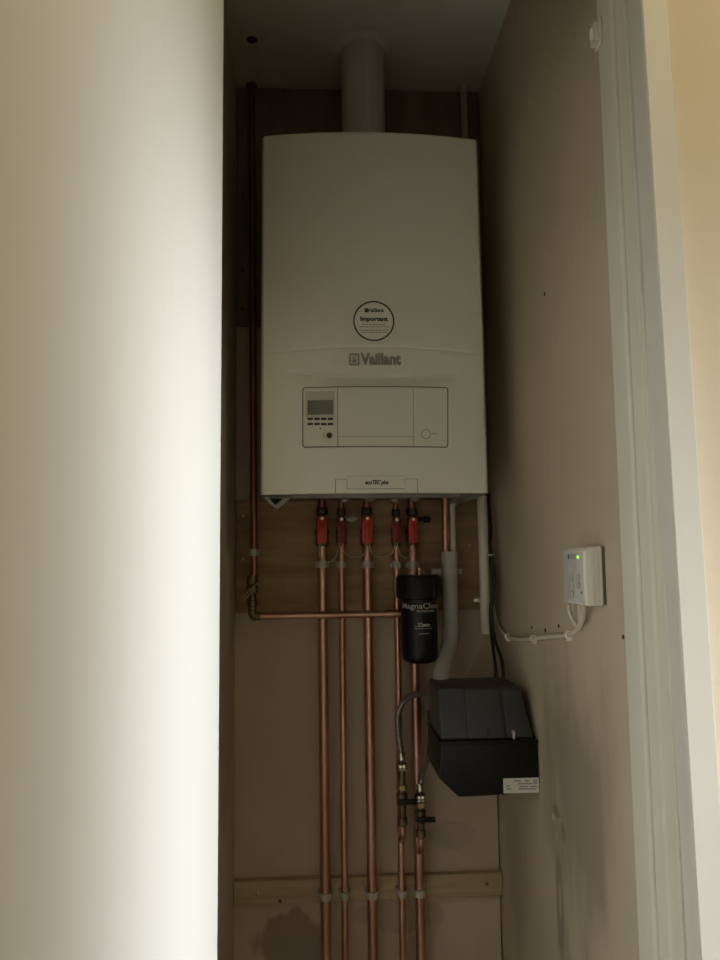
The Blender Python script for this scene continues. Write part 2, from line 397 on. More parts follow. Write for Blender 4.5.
def casing():
    b = MB(); bm = b.bm
    zs = sorted(set([round(ZB+BH*k/260, 5) for k in range(261)] + [round(SEAM+d_, 5) for d_ in (-.002,-.001,0,.001,.002)]))
    nx = 96; xs = [BW*k/nx for k in range(nx+1)]
    R = .007
    grid = []
    for z in zs:
        row = []
        for x in xs:
            y = front(x, z)
            # round the vertical and the top edges
            ex = min(x, BW-x)
            if ex < R: y += R - math.sqrt(max(0, R*R-(R-ex)**2))
            ez = ZB+BH-z
            if ez < R: y += R - math.sqrt(max(0, R*R-(R-ez)**2))
            # taper: slightly narrower at the top
            xx = BW/2 + (x-BW/2)*(1-.006*(z-ZB)/BH)
            row.append(bm.verts.new((xx, y, z)))
        grid.append(row)
    for A, B in zip(grid, grid[1:]):
        for k in range(nx): bm.faces.new((A[k], A[k+1], B[k+1], B[k]))
    # sides, top and a turned-in bottom lip
    yb = -.014
    L = [r[0] for r in grid]; Rr = [r[-1] for r in grid]
    Lb = [bm.verts.new((v.co.x, yb, v.co.z)) for v in L]; Rb = [bm.verts.new((v.co.x, yb, v.co.z)) for v in Rr]
    for i in range(len(grid)-1):
        bm.faces.new((L[i], L[i+1], Lb[i+1], Lb[i])); bm.faces.new((Rr[i+1], Rr[i], Rb[i], Rb[i+1]))
    for k in range(nx):
        T = grid[-1]
    tb = [bm.verts.new((v.co.x, yb, v.co.z)) for v in grid[-1]]
    for k in range(nx): bm.faces.new((grid[-1][k], grid[-1][k+1], tb[k+1], tb[k]))
    lip = [bm.verts.new((min(max(v.co.x, .012), BW-.012), v.co.y+.014, ZB)) for v in grid[0]]
    for k in range(nx): bm.faces.new((grid[0][k+1], grid[0][k], lip[k], lip[k+1]))
    up = [bm.verts.new(v.co+Vector((0, 0, .02))) for v in lip]
    for k in range(nx): bm.faces.new((lip[k+1], lip[k], up[k], up[k+1]))
    bmesh.ops.remove_doubles(bm, verts=bm.verts, dist=1e-6)
    return b.build('casing', M['casing'], boiler, 35)
casing()
MB().box((.006, -.300, ZB+.012), (BW-.006, -.014, ZB+.018)).build('base_plate', M['chassis'], boiler, 0)
# brackets and rail showing under the casing
for s in (0, 1):
    x = .004 if s == 0 else BW-.034
    pts = [(-.29, ZB+.012), (-.10, ZB+.012), (-.115, ZB-.012), (-.16, ZB-.004), (-.28, ZB+.006)] if s == 0 else [(-.25, ZB+.012), (-.03, ZB+.012), (-.04, ZB-.006)]
    MB().prism(pts, x, x+.024, 'x', .001, 1).build('mounting_bracket', M['grey_metal'] if s == 0 else M['chassis'], boiler, 0)
MB().box((.03, -.245, ZB-.002), (.40, -.225, ZB+.013), .002).build('under_rail', M['chassis'], boiler, 30)
q_ = [P(262.5,496.5,-.25), P(291,498,-.25), P(277,509.5,-.25), P(270.5,504.5,-.25)]
hb = MB().prism([(v.x, v.z) for v in q_], -.25, -.247, 'y').build('hanging_bracket', M['grey_metal'], boiler, 0)
q_ = [P(268.5,498,-.2505), P(283,498.6,-.2505), P(275.5,505,-.2505)]
MB().prism([(v.x, v.z) for v in q_], -.2506, -.249, 'y').build('slot_shade', M['void'], hb, 0)  # black plate on the bracket, painted shade for an open triangular hole
for k, (x, y, r) in enumerate(((.165,-.20,.011), (.215,-.22,.013), (.27,-.19,.010), (.31,-.215,.012))):
    MB().lathe([(r*.7, 0), (r, .004), (r, .012), (r*.6, .014), (r*.6, .022)], (x, y, ZB-.008), n=20).build('drain_fitting', M['chassis'], boiler)

def fpt(px, py, off=0.):                     # a place on the boiler's front seen through the photograph
    p = P(px, py, -.33)
    for _ in range(4): p = P(px, py, front(min(max(p.x, 0), BW), p.z) - off)
    return p
def conform(b, off=.0006):                   # lay a flat mesh built in (x, *, z) onto the curved front
    for v in b.bm.verts: v.co.y = front(min(max(v.co.x, 0), BW), v.co.z) - off - v.co.y
    return b
def front_text(s, px, py, hpx, parent, m, name='lettering', off=.0016, wpx=None, **kw):
    c = fpt(px, py); c2 = fpt(px, py+hpx); size = (c-c2).length*1.38
    me = text_mesh(s, size, **kw)
    if wpx:
        w = max(v.co.x for v in me.vertices)-min(v.co.x for v in me.vertices); want = (fpt(px+wpx/2, py)-fpt(px-wpx/2, py)).length
        for v in me.vertices: v.co.x *= want/w
    b = MB(); b.add_mesh(me)
    for v in b.bm.verts: v.co = Vector((c.x+v.co.x, v.co.z, c.z+v.co.y))
    return conform(b, off).build(name, m, parent, 0)
def seam_line(pts_px, parent, m, w=.0011, name='seam', closed=False, off=.0003):
    b = MB(); pts = [fpt(*p, .0002) for p in pts_px]
    fine = []
    seq = pts + ([pts[0]] if closed else [])
    for a_, c_ in zip(seq, seq[1:]):
        n = max(1, int((c_-a_).length/.02))
        fine += [a_.lerp(c_, k/n) for k in range(n)]
    fine.append(seq[-1])
    for p in fine: p.y = front(min(max(p.x, 0), BW), p.z) - off
    return b.tube(fine, w*.5, 6).build(name, m, parent)
def rrect(x0, y0, x1, y1, r, n=4):
    out = []
    for cx, cy, a0 in ((x1-r, y0+r, -90), (x1-r, y1-r, 0), (x0+r, y1-r, 90), (x0+r, y0+r, 180)):
        for k in range(n+1):
            a = math.radians(a0+90*k/n); out.append((cx+r*math.cos(a), cy+r*math.sin(a)))
    return out
def front_plate(px0, py0, px1, py1, parent, m, name, th=.001, off=.0002, r=0., nx=16):
    a_ = fpt(px0, py1); c_ = fpt(px1, py0)
    b = MB(); bm = b.bm; g = []
    for z in (a_.z, c_.z):
        g.append([bm.verts.new((a_.x+(c_.x-a_.x)*k/nx, 0, z)) for k in range(nx+1)])
    for k in range(nx): bm.faces.new((g[0][k], g[0][k+1], g[1][k+1], g[1][k]))
    ret = bmesh.ops.extrude_face_region(bm, geom=list(bm.faces))
    for v in [e for e in ret['geom'] if isinstance(e, bmesh.types.BMVert)]: v.co.y += th
    return conform(b, off).build(name, m, parent, 30)

# control panel: framed strip with display section, drop-down flap and a dial section
cp = front_plate(303.5, 388.5, 447, 446.5, boiler, M['panel'], 'control_panel', .0005, 0)
seam_line(rrect(302.8, 387.6, 447.8, 447.2, 2.5), cp, M['line'], .0022, 'panel_outline', True, .0006)
seam_line([(337.6, 388), (337.8, 447)], cp, M['line'], .0016, 'divider')
seam_line([(413.2, 388), (413.8, 447)], cp, M['line'], .0010, 'divider')
seam_line([(337.8, 436.5), (413.8, 436.5)], cp, M['line'], .0010, 'flap_edge')
sur = front_plate(305.5, 391, 334.5, 418, cp, M['bezel'], 'display_surround', .0005, .0006, nx=4)
front_plate(307.5, 400, 333, 415, sur, M['lcd'], 'display', .0004, .0013, nx=4)
for r_ in range(2):
    for k in range(4):
        x = 307.4 + k*6.75; y = 417.8 + r_*5.1
        front_plate(x, y, x+5.6, y+2.4, cp, M['ink'], 'button', .0010, .0006, nx=2)
def front_disc(px, py, rpx, parent, m, name, th=.002, off=.0005, ring=None, n=32):
    c = fpt(px, py); r = (fpt(px+rpx, py)-c).length; b = MB()
    if ring:
        ri = r*ring
        b.lathe([(ri, 0), (ri, th), (r, th), (r, 0)], (0,0,0), (0,-1,0), n, True)
        bm = b.bm
    else: b.lathe([(r, 0), (r, th*.8), (r*.88, th), (0, th)], (0,0,0), (0,-1,0), n)
    for v in b.bm.verts: v.co = Vector((v.co.x+c.x, -v.co.y, v.co.z+c.z))
    return conform(b, off).build(name, m, parent, 35)
front_disc(329.3, 435.6, 2.8, cp, M['ink'], 'knob', .006)
front_plate(323.2, 433.4, 324.2, 437.6, cp, M['ink_soft'], 'print_mark', .0003, .0006, nx=2)
front_plate(319.6, 428.0, 321.0, 429.2, cp, M['ink'], 'indicator', .0003, .0006, nx=2)
front_disc(426.0, 434.2, 4.9, cp, M['ink_soft'], 'dial_ring', .0006, .0004, ring=.86)
front_plate(431.5, 433.2, 436.5, 433.9, cp, M['ink_soft'], 'print_mark', .0003, .0006, nx=2)

# round sticker
stk = front_disc(373.8, 321.2, 20.4, boiler, M['sticker'], 'round_sticker', .0004, .0008, n=48)
front_disc(373.8, 321.2, 20.6, stk, M['ring'], 'sticker_ring', .0005, .0012, ring=.925, n=48)
front_text('Vaillant', 375.5, 310.6, 3.6, stk, M['ring'], wpx=16.5, bold=.0003)
front_plate(364.6, 308.6, 368.2, 312.6, stk, M['ring'], 'emblem', .0003, .0016, nx=2)
front_text('Important', 373.8, 319.3, 4.2, stk, M['ring'], wpx=27.5, bold=.0005)
for py, w in ((324.3, 23), (326.6, 29), (330.0, 29), (332.2, 26)):
    x = 373.9-w/2
    while x < 373.9+w/2-1:
        l = random.uniform(2, 4.5); front_plate(x, py, min(x+l, 373.9+w/2), py+.75, stk, M['ink_soft'], 'print_mark', .0002, .0015, nx=2); x += l+.8

# raised maker's lettering with its square emblem
def emblem():
    a_ = fpt(349.2, 365.6); c_ = fpt(359.2, 353.6); b = MB()
    w = c_.x-a_.x; h = c_.z-a_.z; t = w*.13
    for (u0, v0, u1, v1) in ((0,0,1,.12),(0,.88,1,1),(0,0,.14,1),(.86,0,1,1)):
        b.box((a_.x+u0*w, 0, a_.z+v0*h), (a_.x+u1*w, .0015, a_.z+v1*h))
    # a seated hare-like figure: ears and rounded body in silhouette
    for (u, v, rx, rz) in ((.50,.36,.24,.15), (.40,.66,.05,.16), (.58,.66,.05,.16)):
        pts = [(a_.x+w*(u+rx*math.cos(2*math.pi*k/16)), a_.z+h*(v+rz*math.sin(2*math.pi*k/16))) for k in range(16)]
        b.prism(pts, 0, .0015, 'y')
    return conform(b, .0003).build('emblem', M['logo'], boiler, 0)
emblem()
front_text('Vaillant', 380.8, 359.6, 11.2, boiler, M['logo'], 'maker_lettering', wpx=40.5, bold=.0014, extrude=.0007, off=.0010)

# flap with tabs along the bottom edge
fl = front_plate(347.5, 476.2, 404.5, 488.8, boiler, M['casing'], 'bottom_flap', .0014, .0004, nx=8)
seam_line([(335.4, 493.4), (335.6, 479.3), (346.6, 479.2), (347.3, 488.8), (404.6, 488.8), (404.8, 478.9), (417.2, 478.9), (417.6, 493)], fl, M['line'], .0011)
seam_line([(347, 476.2), (404.8, 475.9)], fl, M['ink_soft'], .0007)
front_text('ecoTEC plus', 376.5, 482.6, 4.2, fl, M['ink'], 'lettering', wpx=23.5, bold=.0004, shear=.35, off=.0024)
SL = [(263+212*k/16, 346.6+ (4.2*((k-8)/8)**2) ) for k in range(17)]
seam_line(SL, boiler, M['ink_soft'], .0007, 'front_seam', off=-.0014)

# ------------------------------------------------------------------ flue and other runs above the boiler
fc = P(363, 100, -.155)
fl_ = thing('flue_pipe', (fc.x, -.155, ZB+BH), 'thick white flue pipe rising from the boiler top to the ceiling', 'flue')
MB().lathe([(.0485, 0), (.0485, ZC-ZB-BH)], (fc.x, -.155, ZB+BH), n=48).build('duct', M['flue'], fl_)
MB().lathe([(.060, 0), (.060, .012), (.0545, .02), (.0485, .021)], (fc.x, -.155, ZB+BH), n=48).build('adaptor', M['flue'], fl_)
MB().lathe([(.0485, 0), (.066, .004), (.068, .008)], (fc.x, -.155, ZC-.008), n=48).build('ceiling_collar', M['ceil'], fl_)

a = P(466.5, 200, -.03)
tag(MB().tube([(a.x, -.03, ZB+.30), (a.x, -.03, ZC)], .0085, 16).build('plastic_pipe', M['upvc_grey']),
    'slim white plastic pipe rising behind the boiler top right to the ceiling', 'pipe')

# ------------------------------------------------------------------ copper pipes below the boiler
YP = -.044
pipes = [(322.3, 326.2, .011, 'leftmost of the five vertical copper pipes under the boiler'),
         (341.6, 345.4, .0076, 'second vertical copper pipe from left under the boiler, thinner than its neighbours'),
         (367.3, 373.2, .011, 'third and middle vertical copper pipe under the boiler'),
         (396.5, 403.0, .0076, 'fourth vertical copper pipe from left, thin, its top left of the black filter'),
         (412.8, 421.3, .011, 'fifth vertical copper pipe, running down behind and below the black filter')]
PXY = []
def pipe_at(i, py):
    t, b = pipes[i][0], pipes[i][1]
    return P(t + (b-t)*(py-560)/400, py, YP)
for i, (t, b, r, lab) in enumerate(pipes):
    lo = pipe_at(i, 960); hi = pipe_at(i, 545)
    d = (lo-hi); lo = hi + d*((-.02-hi.z)/d.z)
    bm = MB().tube([lo, hi.lerp(lo, .5), hi], r, 24)
    o = bm.build('copper_pipe', M['copper'])
    tag(o, lab, 'pipe', 'copper pipes under the boiler')
    PXY.append((hi, r))

# isolation valves with red levers
def valve(i, top_px, bot_px, w_px, m, lab, extra=None):
    c = pipe_at(i, (top_px+bot_px)/2); k = 1.70/FPX
    zt = P(pipes[i][0], top_px, YP-.02).z; zb = P(pipes[i][0], bot_px, YP-.02).z; x = c.x; w = w_px*k/2; r = pipes[i][2]
    t = thing('isolation_valve', (x, YP, zb), lab, 'valve', 'isolation valves under the boiler')
    b = MB().lathe([(r+.001, zb-.006-zb), (r+.004, 0), (r+.004, .012), (r+.002, .014), (r+.005, .022), (r+.005, .030), (r+.001, .036), (r+.001, zt-zb)], (x, YP, zb), n=24)
    b.build('valve_body', M['brass_dark'], t)
    MB().hexnut((x, YP, zt+.004), r+.002, .016).build('union_nut', M['nut'], t)
    MB().lathe([(r*.8, 0), (r*.8, ZB+.012-zt-.02)], (x, YP, zt+.02), n=20).build('tail', M['copper_dull'], t)
    y = YP-r-.004
    hb = MB().prism([(x-w, zb), (x+w, zb), (x+w, zt-.010), (x+w*.75, zt), (x-w*.75, zt), (x-w, zt-.010)], y-.012, y, 'y', .002, 2)
    hb.box((x-w*.45, y-.016, zb+.004), (x+w*.45, y-.010, zt-.018), .002).build('lever', m, t)
    MB().lathe([(.0052, 0), (.0052, .003), (.004, .0045), (0, .005)], (x, y-.012, zt-.005), (0,-1,0), 6).build('lever_screw', M['screw'], t)
    return t
valve(0, 516, 543.5, 10.5, M['red'], 'bright red lever valve on the leftmost copper pipe under the boiler')
v2 = valve(1, 517, 543, 8.5, M['red_dark'], 'dark red lever valve with a grey side spout, second from left under the boiler')
valve(2, 516, 543.5, 11, M['red'], 'bright red lever valve on the middle copper pipe under the boiler')
valve(3, 517.5, 543, 9.5, M['red_dark'], 'dark red lever valve fourth from left, just above left of the black filter')
v5 = valve(4, 517, 543, 10, M['red'], 'red lever valve with a black side tap, rightmost of the row above the black filter')
p = P(346.5, 519, YP-.014)
MB().lathe([(.004, 0), (.004, .006), (.007, .007), (.007, .011), (.0045, .0115), (.0075, .013), (.006, .018), (.0015, .026), (0, .0265)], p, (1,0,0), 20).build('side_spout', M['clip'], v2)
p = P(418, 519.5, YP-.012)
b = MB().lathe([(.004, 0), (.004, .012), (.007, .013), (.007, .026), (.004, .028)], p, (1,0,0), 16); b.build('side_tap', M['black'], v5)

# pipe clips
def clip(p, r, lab, wall_y, group='pipe clips'):
    x, y, z = p; h = .0075
    t = thing('pipe_clip', (x, wall_y, z-h), lab, 'pipe clip', group)
    o = []
    R1, R2 = r+.0003, r+.0032
    n = 20
    for k in range(n+1):
        a = math.radians(-230+280*k/n); o.append((x+R2*math.cos(a), y+R2*math.sin(a)))
    for k in range(n, -1, -1):
        a = math.radians(-230+280*k/n); o.append((x+R1*math.cos(a), y+R1*math.sin(a)))
    b = MB()
    for pts in (o,): 
        A = [b.bm.verts.new((q[0], q[1], z-h)) for q in pts]; B = [b.bm.verts.new((q[0], q[1], z+h)) for q in pts]
        N = len(pts); half = n+1
        for k in range(N): b.bm.faces.new((A[k], B[k], B[(k+1) % N], A[(k+1) % N]))
        for k in range(n):
            b.bm.faces.new((A[k], A[k+1], A[N-2-k], A[N-1-k])); b.bm.faces.new((B[k], B[k+1], B[N-2-k], B[N-1-k]))
    b.build('clip_ring', M['clip'], t, 30)
    MB().box((x-R2-.0015, wall_y-max(.004, abs(wall_y-y)-r+.001), z-h*.9), (x+R2+.0015, wall_y, z+h*.9), .0012).build('clip_base', M['clip'], t, 30)
    return t
names = ['leftmost', 'second', 'middle', 'fourth', 'fifth']
for i in range(5):
    p = pipe_at(i, 564.5); clip(p, pipes[i][2], f'white clip below the red valves holding the {names[i]} copper pipe', -.012)
for i in range(5):
    py = (895.5, 895, 894, 893, 892)[i]
    p = pipe_at(i, py); clip(p, pipes[i][2], f'white clip on the pine batten holding the {names[i]} copper pipe', -.020)

# thin bonding wires looping between the pipes
def wire(pts, lab, y=YP-.016, r=.0013, m='wire', name='bonding_wire', group='bonding wires'):
    w = [P(p[0], p[1], y+(p[2] if len(p) > 2 else 0)) for p in pts]
    return tag(MB().tube(smooth_path(w, 8), r, 8).build(name, M[m]), lab, 'wire', group)
wire([(319.5,543), (319,551), (321,558), (330,562), (335.5,557), (338.5,550), (339.5,543)], 'thin tan wire looping between the first and second red valves')
wire([(343,543), (343.5,550), (348,556), (356,557), (363,555), (366.2,549), (366.5,543)], 'thin tan wire looping between the second and middle red valves')
wire([(369.5,543), (370.5,550), (375,556), (383,557), (391,554), (394.5,548), (395,543)], 'thin tan wire looping between the middle and fourth red valves')
wire([(397.5,543), (398.5,549), (402,556), (406,557.5), (410.5,556), (412.5,551), (413,543.5)], 'thin tan wire looping between the fourth and rightmost red valves')

# ------------------------------------------------------------------ left copper run
YL = -.066
lt = P(251.6, 86, -.022); lb = P(254.2, 578, YL)
dd = (lt-lb); lt = lb + dd*((ZC-lb.z)/dd.z)
o = MB().tube([lb, lt], .0078, 20).build('copper_pipe', M['copper_dull'])
tag(o, 'tall dark copper pipe left of the boiler, running up to the ceiling', 'pipe')
rs = MB().lathe([(.0085, 0), (.013, .002), (.013, .006), (.0085, .008)], (lt.x, lt.y, ZC-.009), n=24).build('ceiling_rose', M['copper_dull'], o)
e = P(252.3, 616.5, YL); h1 = P(388, 614, YL)
vb = P(253.5, 586, YL)
dv = thing('drain_valve', (e.x, YL, e.z+.02), 'dark brass stop valve with a thin slanted lever on the left copper pipe', 'valve')
zt = lb.z+.006; zb = e.z+.020
b = MB().lathe([(.0095, 0), (.0115, .002), (.0115, .014), (.009, .016), (.008, .030), (.012, .032), (.0125, .046), (.009, .050), (.009, .054), (.0115, .056), (.0115, zt-zb)], (e.x, YL, zb), n=20)
b.build('valve_body', M['brass_dark'], dv)
MB().hexnut((e.x, YL, zt-.020), .0125, .014).build('union_nut', M['brass_dark'], dv)
va = P(241, 599, YL-.018); vc = P(258, 582.5, YL-.018); vm = P(250, 590, YL-.018)
MB().lathe([(.006, 0), (.006, .012), (.004, .014)], (vm.x, YL-.008, vm.z), (0,-1,0), 18).build('spindle', M['brass_dark'], dv)
MB().tube([va, vm, vc], [.0012, .0022, .0015], 8).build('lever', M['brass'], dv)
MB().tube([va+Vector((.004,-.001,-.006)), vm+Vector((.003,-.001,-.006))], .0010, 8).build('lever_wire', M['brass'], dv)
hp = MB().tube(fillet([(e.x, YL, zb+.004), (e.x, YL, e.z), (h1.x, YL, h1.z), (h1.x+.05, YL, h1.z+.001)], .012), .0076, 20).build('copper_pipe', M['copper'])
tag(hp, 'horizontal copper pipe crossing the vertical pipes towards the black filter', 'pipe')
MB().tube(fillet([(e.x, YL, e.z+.018), (e.x, YL, e.z), (e.x+.018, YL, e.z+.0004)], .012), .0094, 20).build('elbow', M['brass_dark'], hp)
MB().tube([(h1.x-.006, YL, h1.z), (h1.x+.016, YL, h1.z+.0004)], .0096, 20).build('end_fitting', M['copper'], hp)
p = P(253.6, 552.5, YL)
clip(p, .0078, 'white clip on the tall copper pipe left of the boiler', -.012)

# ------------------------------------------------------------------ magnetic filter
YFil = -.125
fcx = P(419.2, 620, YFil).x
def fz(py): return P(418, py, YFil-.045).z
z0, z1, zc0, zc1 = fz(665), fz(608), fz(600), fz(575.5)
mf = thing('magnetic_filter', (fcx, YFil, z0), 'black cylindrical system filter with white lettering, hung between the copper pipes', 'filter')
kr = (1.795+YFil-.03)/FPX
rb = 19.0*kr; rc = 22.5*kr
MB().lathe([(0, 0), (rb*.70, 0), (rb*.86, .004), (rb*.96, .011), (rb*.97, .020), (rb*.99, z1-z0), (rb*1.0, z1-z0+.004), (rb*1.0, zc0-z0)], (fcx, YFil, z0), n=56).build('canister', M['black_gloss'], mf)
b = MB().lathe([(rb, 0), (rc, .003), (rc, zc1-zc0-.004), (rc*.95, zc1-zc0), (0, zc1-zc0)], (fcx, YFil, zc0), n=56)
for k in range(20):
    a_ = 2*math.pi*k/20; c_ = Vector((fcx+rc*math.cos(a_), YFil+rc*math.sin(a_), zc0+.006)); b.tube([c_, c_+Vector((0,0,zc1-zc0-.012))], .0011, 8)
b.build('collar', M['black'], mf)
b = MB().lathe([(.004, 0), (.004, .008), (.0055, .009), (.0055, .014), (.003, .016)], (fcx+.001, YFil-.01, zc1), n=16); b.build('bleed_valve', M['brass'], mf)
for zz in (zc0+.012, ):
    MB().tube([(fcx-.002, YFil+.03, zz), (fcx-.002, YP+.004, zz)], .014, 20).build('inlet', M['black'], mf)
def cyl_text(s, py, hpx, wpx, m, parent, cpx=419, name='lettering', **kw):
    zc = fz(py); me = text_mesh(s, hpx*kr*1.38, **kw)
    w = max(v.co.x for v in me.vertices)-min(v.co.x for v in me.vertices); sc = wpx*kr/w
    b = MB().add_mesh(me); rr = rb*.985
    for v in b.bm.verts:
        a_ = -math.pi/2 + (v.co.x*sc + (cpx-419.2)*kr)/rr
        q = rr + .0006 + v.co.z
        v.co = Vector((fcx+q*math.cos(a_), YFil+q*math.sin(a_), zc+v.co.y))
    return b.build(name, m, parent, 0)
cyl_text('MagnaClean', 606.5, 5.6, 43, M['print'], mf, 419.5, bold=.0001)
cyl_text('PROFESSIONAL', 611.6, 2.2, 20, M['grey_ink'], mf, 424.5)
cyl_text('22mm', 625.3, 3.8, 12, M['white_ink'], mf, 421.5, bold=.0001)
def cyl_bar(px0, px1, py, hpx, m, name='print_mark'):
    b = MB(); bm = b.bm; rr = rb*.985+.0005; g = []
    for z in (fz(py-hpx/2), fz(py+hpx/2)):
        g.append([bm.verts.new((fcx+rr*math.cos(-math.pi/2+(px0+(px1-px0)*k/8-419.2)*kr/rr), YFil+rr*math.sin(-math.pi/2+(px0+(px1-px0)*k/8-419.2)*kr/rr), z)) for k in range(9)])
    for k in range(8): bm.faces.new((g[0][k], g[0][k+1], g[1][k+1], g[1][k]))
    return b.build(name, m, mf)
cyl_bar(412, 431, 629.0, .5, M['grey_ink']); cyl_bar(416, 427, 634, .9, M['ink_soft']); cyl_bar(412, 415, 626.6, .5, M['grey_ink'])

# ------------------------------------------------------------------ discharge and condensate pipes to the right
YD = -.075
a = P(445.5, 520, YD); b2 = P(445.8, 556, YD)
tag(MB().tube([(a.x, YD, ZB+.012), (b2.x, YD, b2.z)], .0078, 20).build('copper_pipe', M['copper']), 'short copper pipe right of the red valves, dropping into the white waste pipe', 'pipe')
a = P(452.8, 520, YD+.008); c_ = P(453.2, 556, YD+.008)
tag(MB().tube([(a.x, YD+.008, ZB+.012), (c_.x, YD+.008, c_.z)], .0068, 20).build('plastic_pipe', M['upvc']), 'thin white plastic pipe beside the short copper pipe, under the boiler', 'pipe')
w1 = P(449.3, 552.5, YD); w2 = P(451.5, 641, YD); w3 = P(440.5, 676, -.185); w4 = P(441.5, 706, -.215)
wp = MB().tube(fillet([w1, w2, w3, w4], .035, 10), .0172, 28).build('waste_pipe', M['upvc_grey'])
tag(wp, 'thick white waste pipe that bends left behind the condensate pump', 'pipe')
MB().tube([w1+Vector((0,0,-.028)), w1+Vector((0,0,.002))], .0188, 28).build('socket', M['upvc_grey'], wp)
q0 = w1.lerp(w2, .86); q1 = w1.lerp(w2, .99)
MB().tube([q0, q1], .0190, 28).build('coupling', M['upvc_grey'], wp)
p = w1.lerp(w2, .215)
t = thing('pipe_bracket', (p.x, 0, p.z), 'grey strap bracket holding the thick white waste pipe beside the black filter', 'pipe bracket')
MB().lathe([(.0178, -.006), (.0200, -.006), (.0200, .006), (.0178, .006)], (p.x, YD, p.z), n=32, ring=True).build('strap', M['clip'], t)
MB().box((p.x-.042, YD-.003, p.z-.006), (p.x-.018, YD+.002, p.z+.006), .001).build('strap_ear', M['clip'], t)
MB().box((p.x+.018, YD-.003, p.z-.006), (p.x+.028, YD+.002, p.z+.006), .001).build('strap_ear', M['clip'], t)
MB().box((p.x-.012, YD+.016, p.z-.006), (p.x+.012, -.012, p.z+.006), .001).build('stand_off', M['clip'], t)

YT = -.09
a = P(482.0, 500, YT); c_ = P(486.0, 634, YT)
o = MB().tube([(a.x, YT, ZB+.012), tuple(c_)], .0112, 22).build('plastic_pipe', M['upvc'])
tag(o, 'cream plastic pipe hanging from the boiler bottom right corner, open at its lower end', 'pipe')
p = P(484.8, 600, YT)
t = thing('pipe_clip', (p.x, 0, p.z), 'white clip with side screw tab on the cream plastic pipe beside the black cables', 'pipe clip', 'pipe clips')
MB().lathe([(.0114, -.006), (.0138, -.006), (.0138, .006), (.0114, .006)], (p.x, YT, p.z), n=28, ring=True).build('clip_ring', M['upvc'], t)
b = MB().box((p.x-.024, YT-.004, p.z-.004), (p.x-.012, YT+.003, p.z+.004), .0012); b.box((p.x-.006, YT+.010, p.z-.005), (p.x+.006, -.012, p.z+.005), .001).build('clip_base', M['upvc'], t)
MB().lathe([(.0042, 0), (.0042, .002), (0, .0035)], (p.x-.022, YT-.004, p.z), (0,-1,0), 16).build('screw', M['box_white'], t)

def cable(pts, r, m, lab, name='cable', group=None, n=12):
    return tag(MB().tube(smooth_path(pts, 8), r, n).build(name, M[m]), lab, 'cable', group)
cable([P(486.5,494,-.05), P(488.5,506,-.06), P(491,530,-.075), P(489.5,555,-.09), P(493,585,-.10), P(490.5,610,-.10), P(492,640,-.12), P(496,670,-.16), P(498,700,-.20)], .0034, 'cable_black',
      'black cable dropping beside the cream pipe, left one of the pair entering the pump', group='black pump cables')
cable([P(489,494,-.055), P(488,508,-.07), P(487.3,530,-.085), P(491,552,-.10), P(494.6,580,-.112), P(491.5,612,-.115), P(495,640,-.13), P(502,662,-.17), P(504.5,700,-.20)], .0034, 'cable_black',
      'black cable beside the right wall, right one of the pair entering the pump', group='black pump cables')
tb = P(491, 555, -.10)
tag(MB().lathe([(.0065, -.002), (.0085, -.002), (.0085, .002), (.0065, .002)], tb, n=20, ring=True).build('cable_tie', M['clip']), 'small pale tie around the black cables', 'cable tie')

cable([P(486,630,YT), P(485,640,YT-.002), P(480,652,YT-.005), P(471,665,YT-.02), P(465,676,YT-.06), P(463,690,-.21)], .0020, 'wire', 'thin tan cable trailing from the open lower end of the cream pipe to the pump')
# white cable along the right wall to the control box
xw = XR-.0055
cable([PX(488.5,585,xw-.002), PX(493,605,xw-.001), PX(498,624,xw), PX(507,636,xw), PX(520,639.5,xw), PX(533,638.5,xw), PX(552,636.5,xw), PX(567,635,xw), PX(577,629.5,xw), PX(582.5,618,xw-.006), PX(584,604,xw-.012)], .0040, 'cable_white',
      'long white cable clipped along the right wall up into the control box')
cable([PX(568.5,604,xw-.010), PX(570,613,xw-.006), PX(574,622,xw-.004), PX(580,630,xw+.001)], .0033, 'cable_white', 'short white cable curving out of the left underside of the control box', group='short control box cables')
cable([PX(579,604,xw-.012), PX(579.3,612,xw-.010), PX(580,622,xw-.004)], .0032, 'cable_white', 'short white cable dropping straight from the middle underside of the control box', group='short control box cables')
for (cx, cy, nm) in ((507.5,636.5,'far white cable clip on the right wall, nearest the black cables'), (533,638.5,'middle white cable clip on the right wall'), (568,635,'white cable clip on the right wall under the control box')):
    p = PX(cx, cy, xw)
    t = thing('cable_clip', (XR, p.y, p.z), nm, 'cable clip', 'cable clips on the right wall')
    o = []
    pts = []
    for k in range(13):
        a_ = math.radians(90+180*k/12); pts.append((p.x+.0068*math.cos(a_)+.0004, p.z+.0068*math.sin(a_)))
    pts = [(XR, p.z+.0068)] + pts + [(XR, p.z-.0068)]
    MB().prism(pts, p.y-.005, p.y+.005, 'y', .0006, 1).build('saddle', M['box_white'], t)
    b = MB().box((XR-.007, p.y-.004, p.z-.010), (XR, p.y+.004, p.z-.005), .001); b.lathe([(.0016, 0), (.0016, .0012)], (XR-.007, p.y, p.z-.0078), (-1,0,0), 10).build('nail_tab', M['box_white'], t)

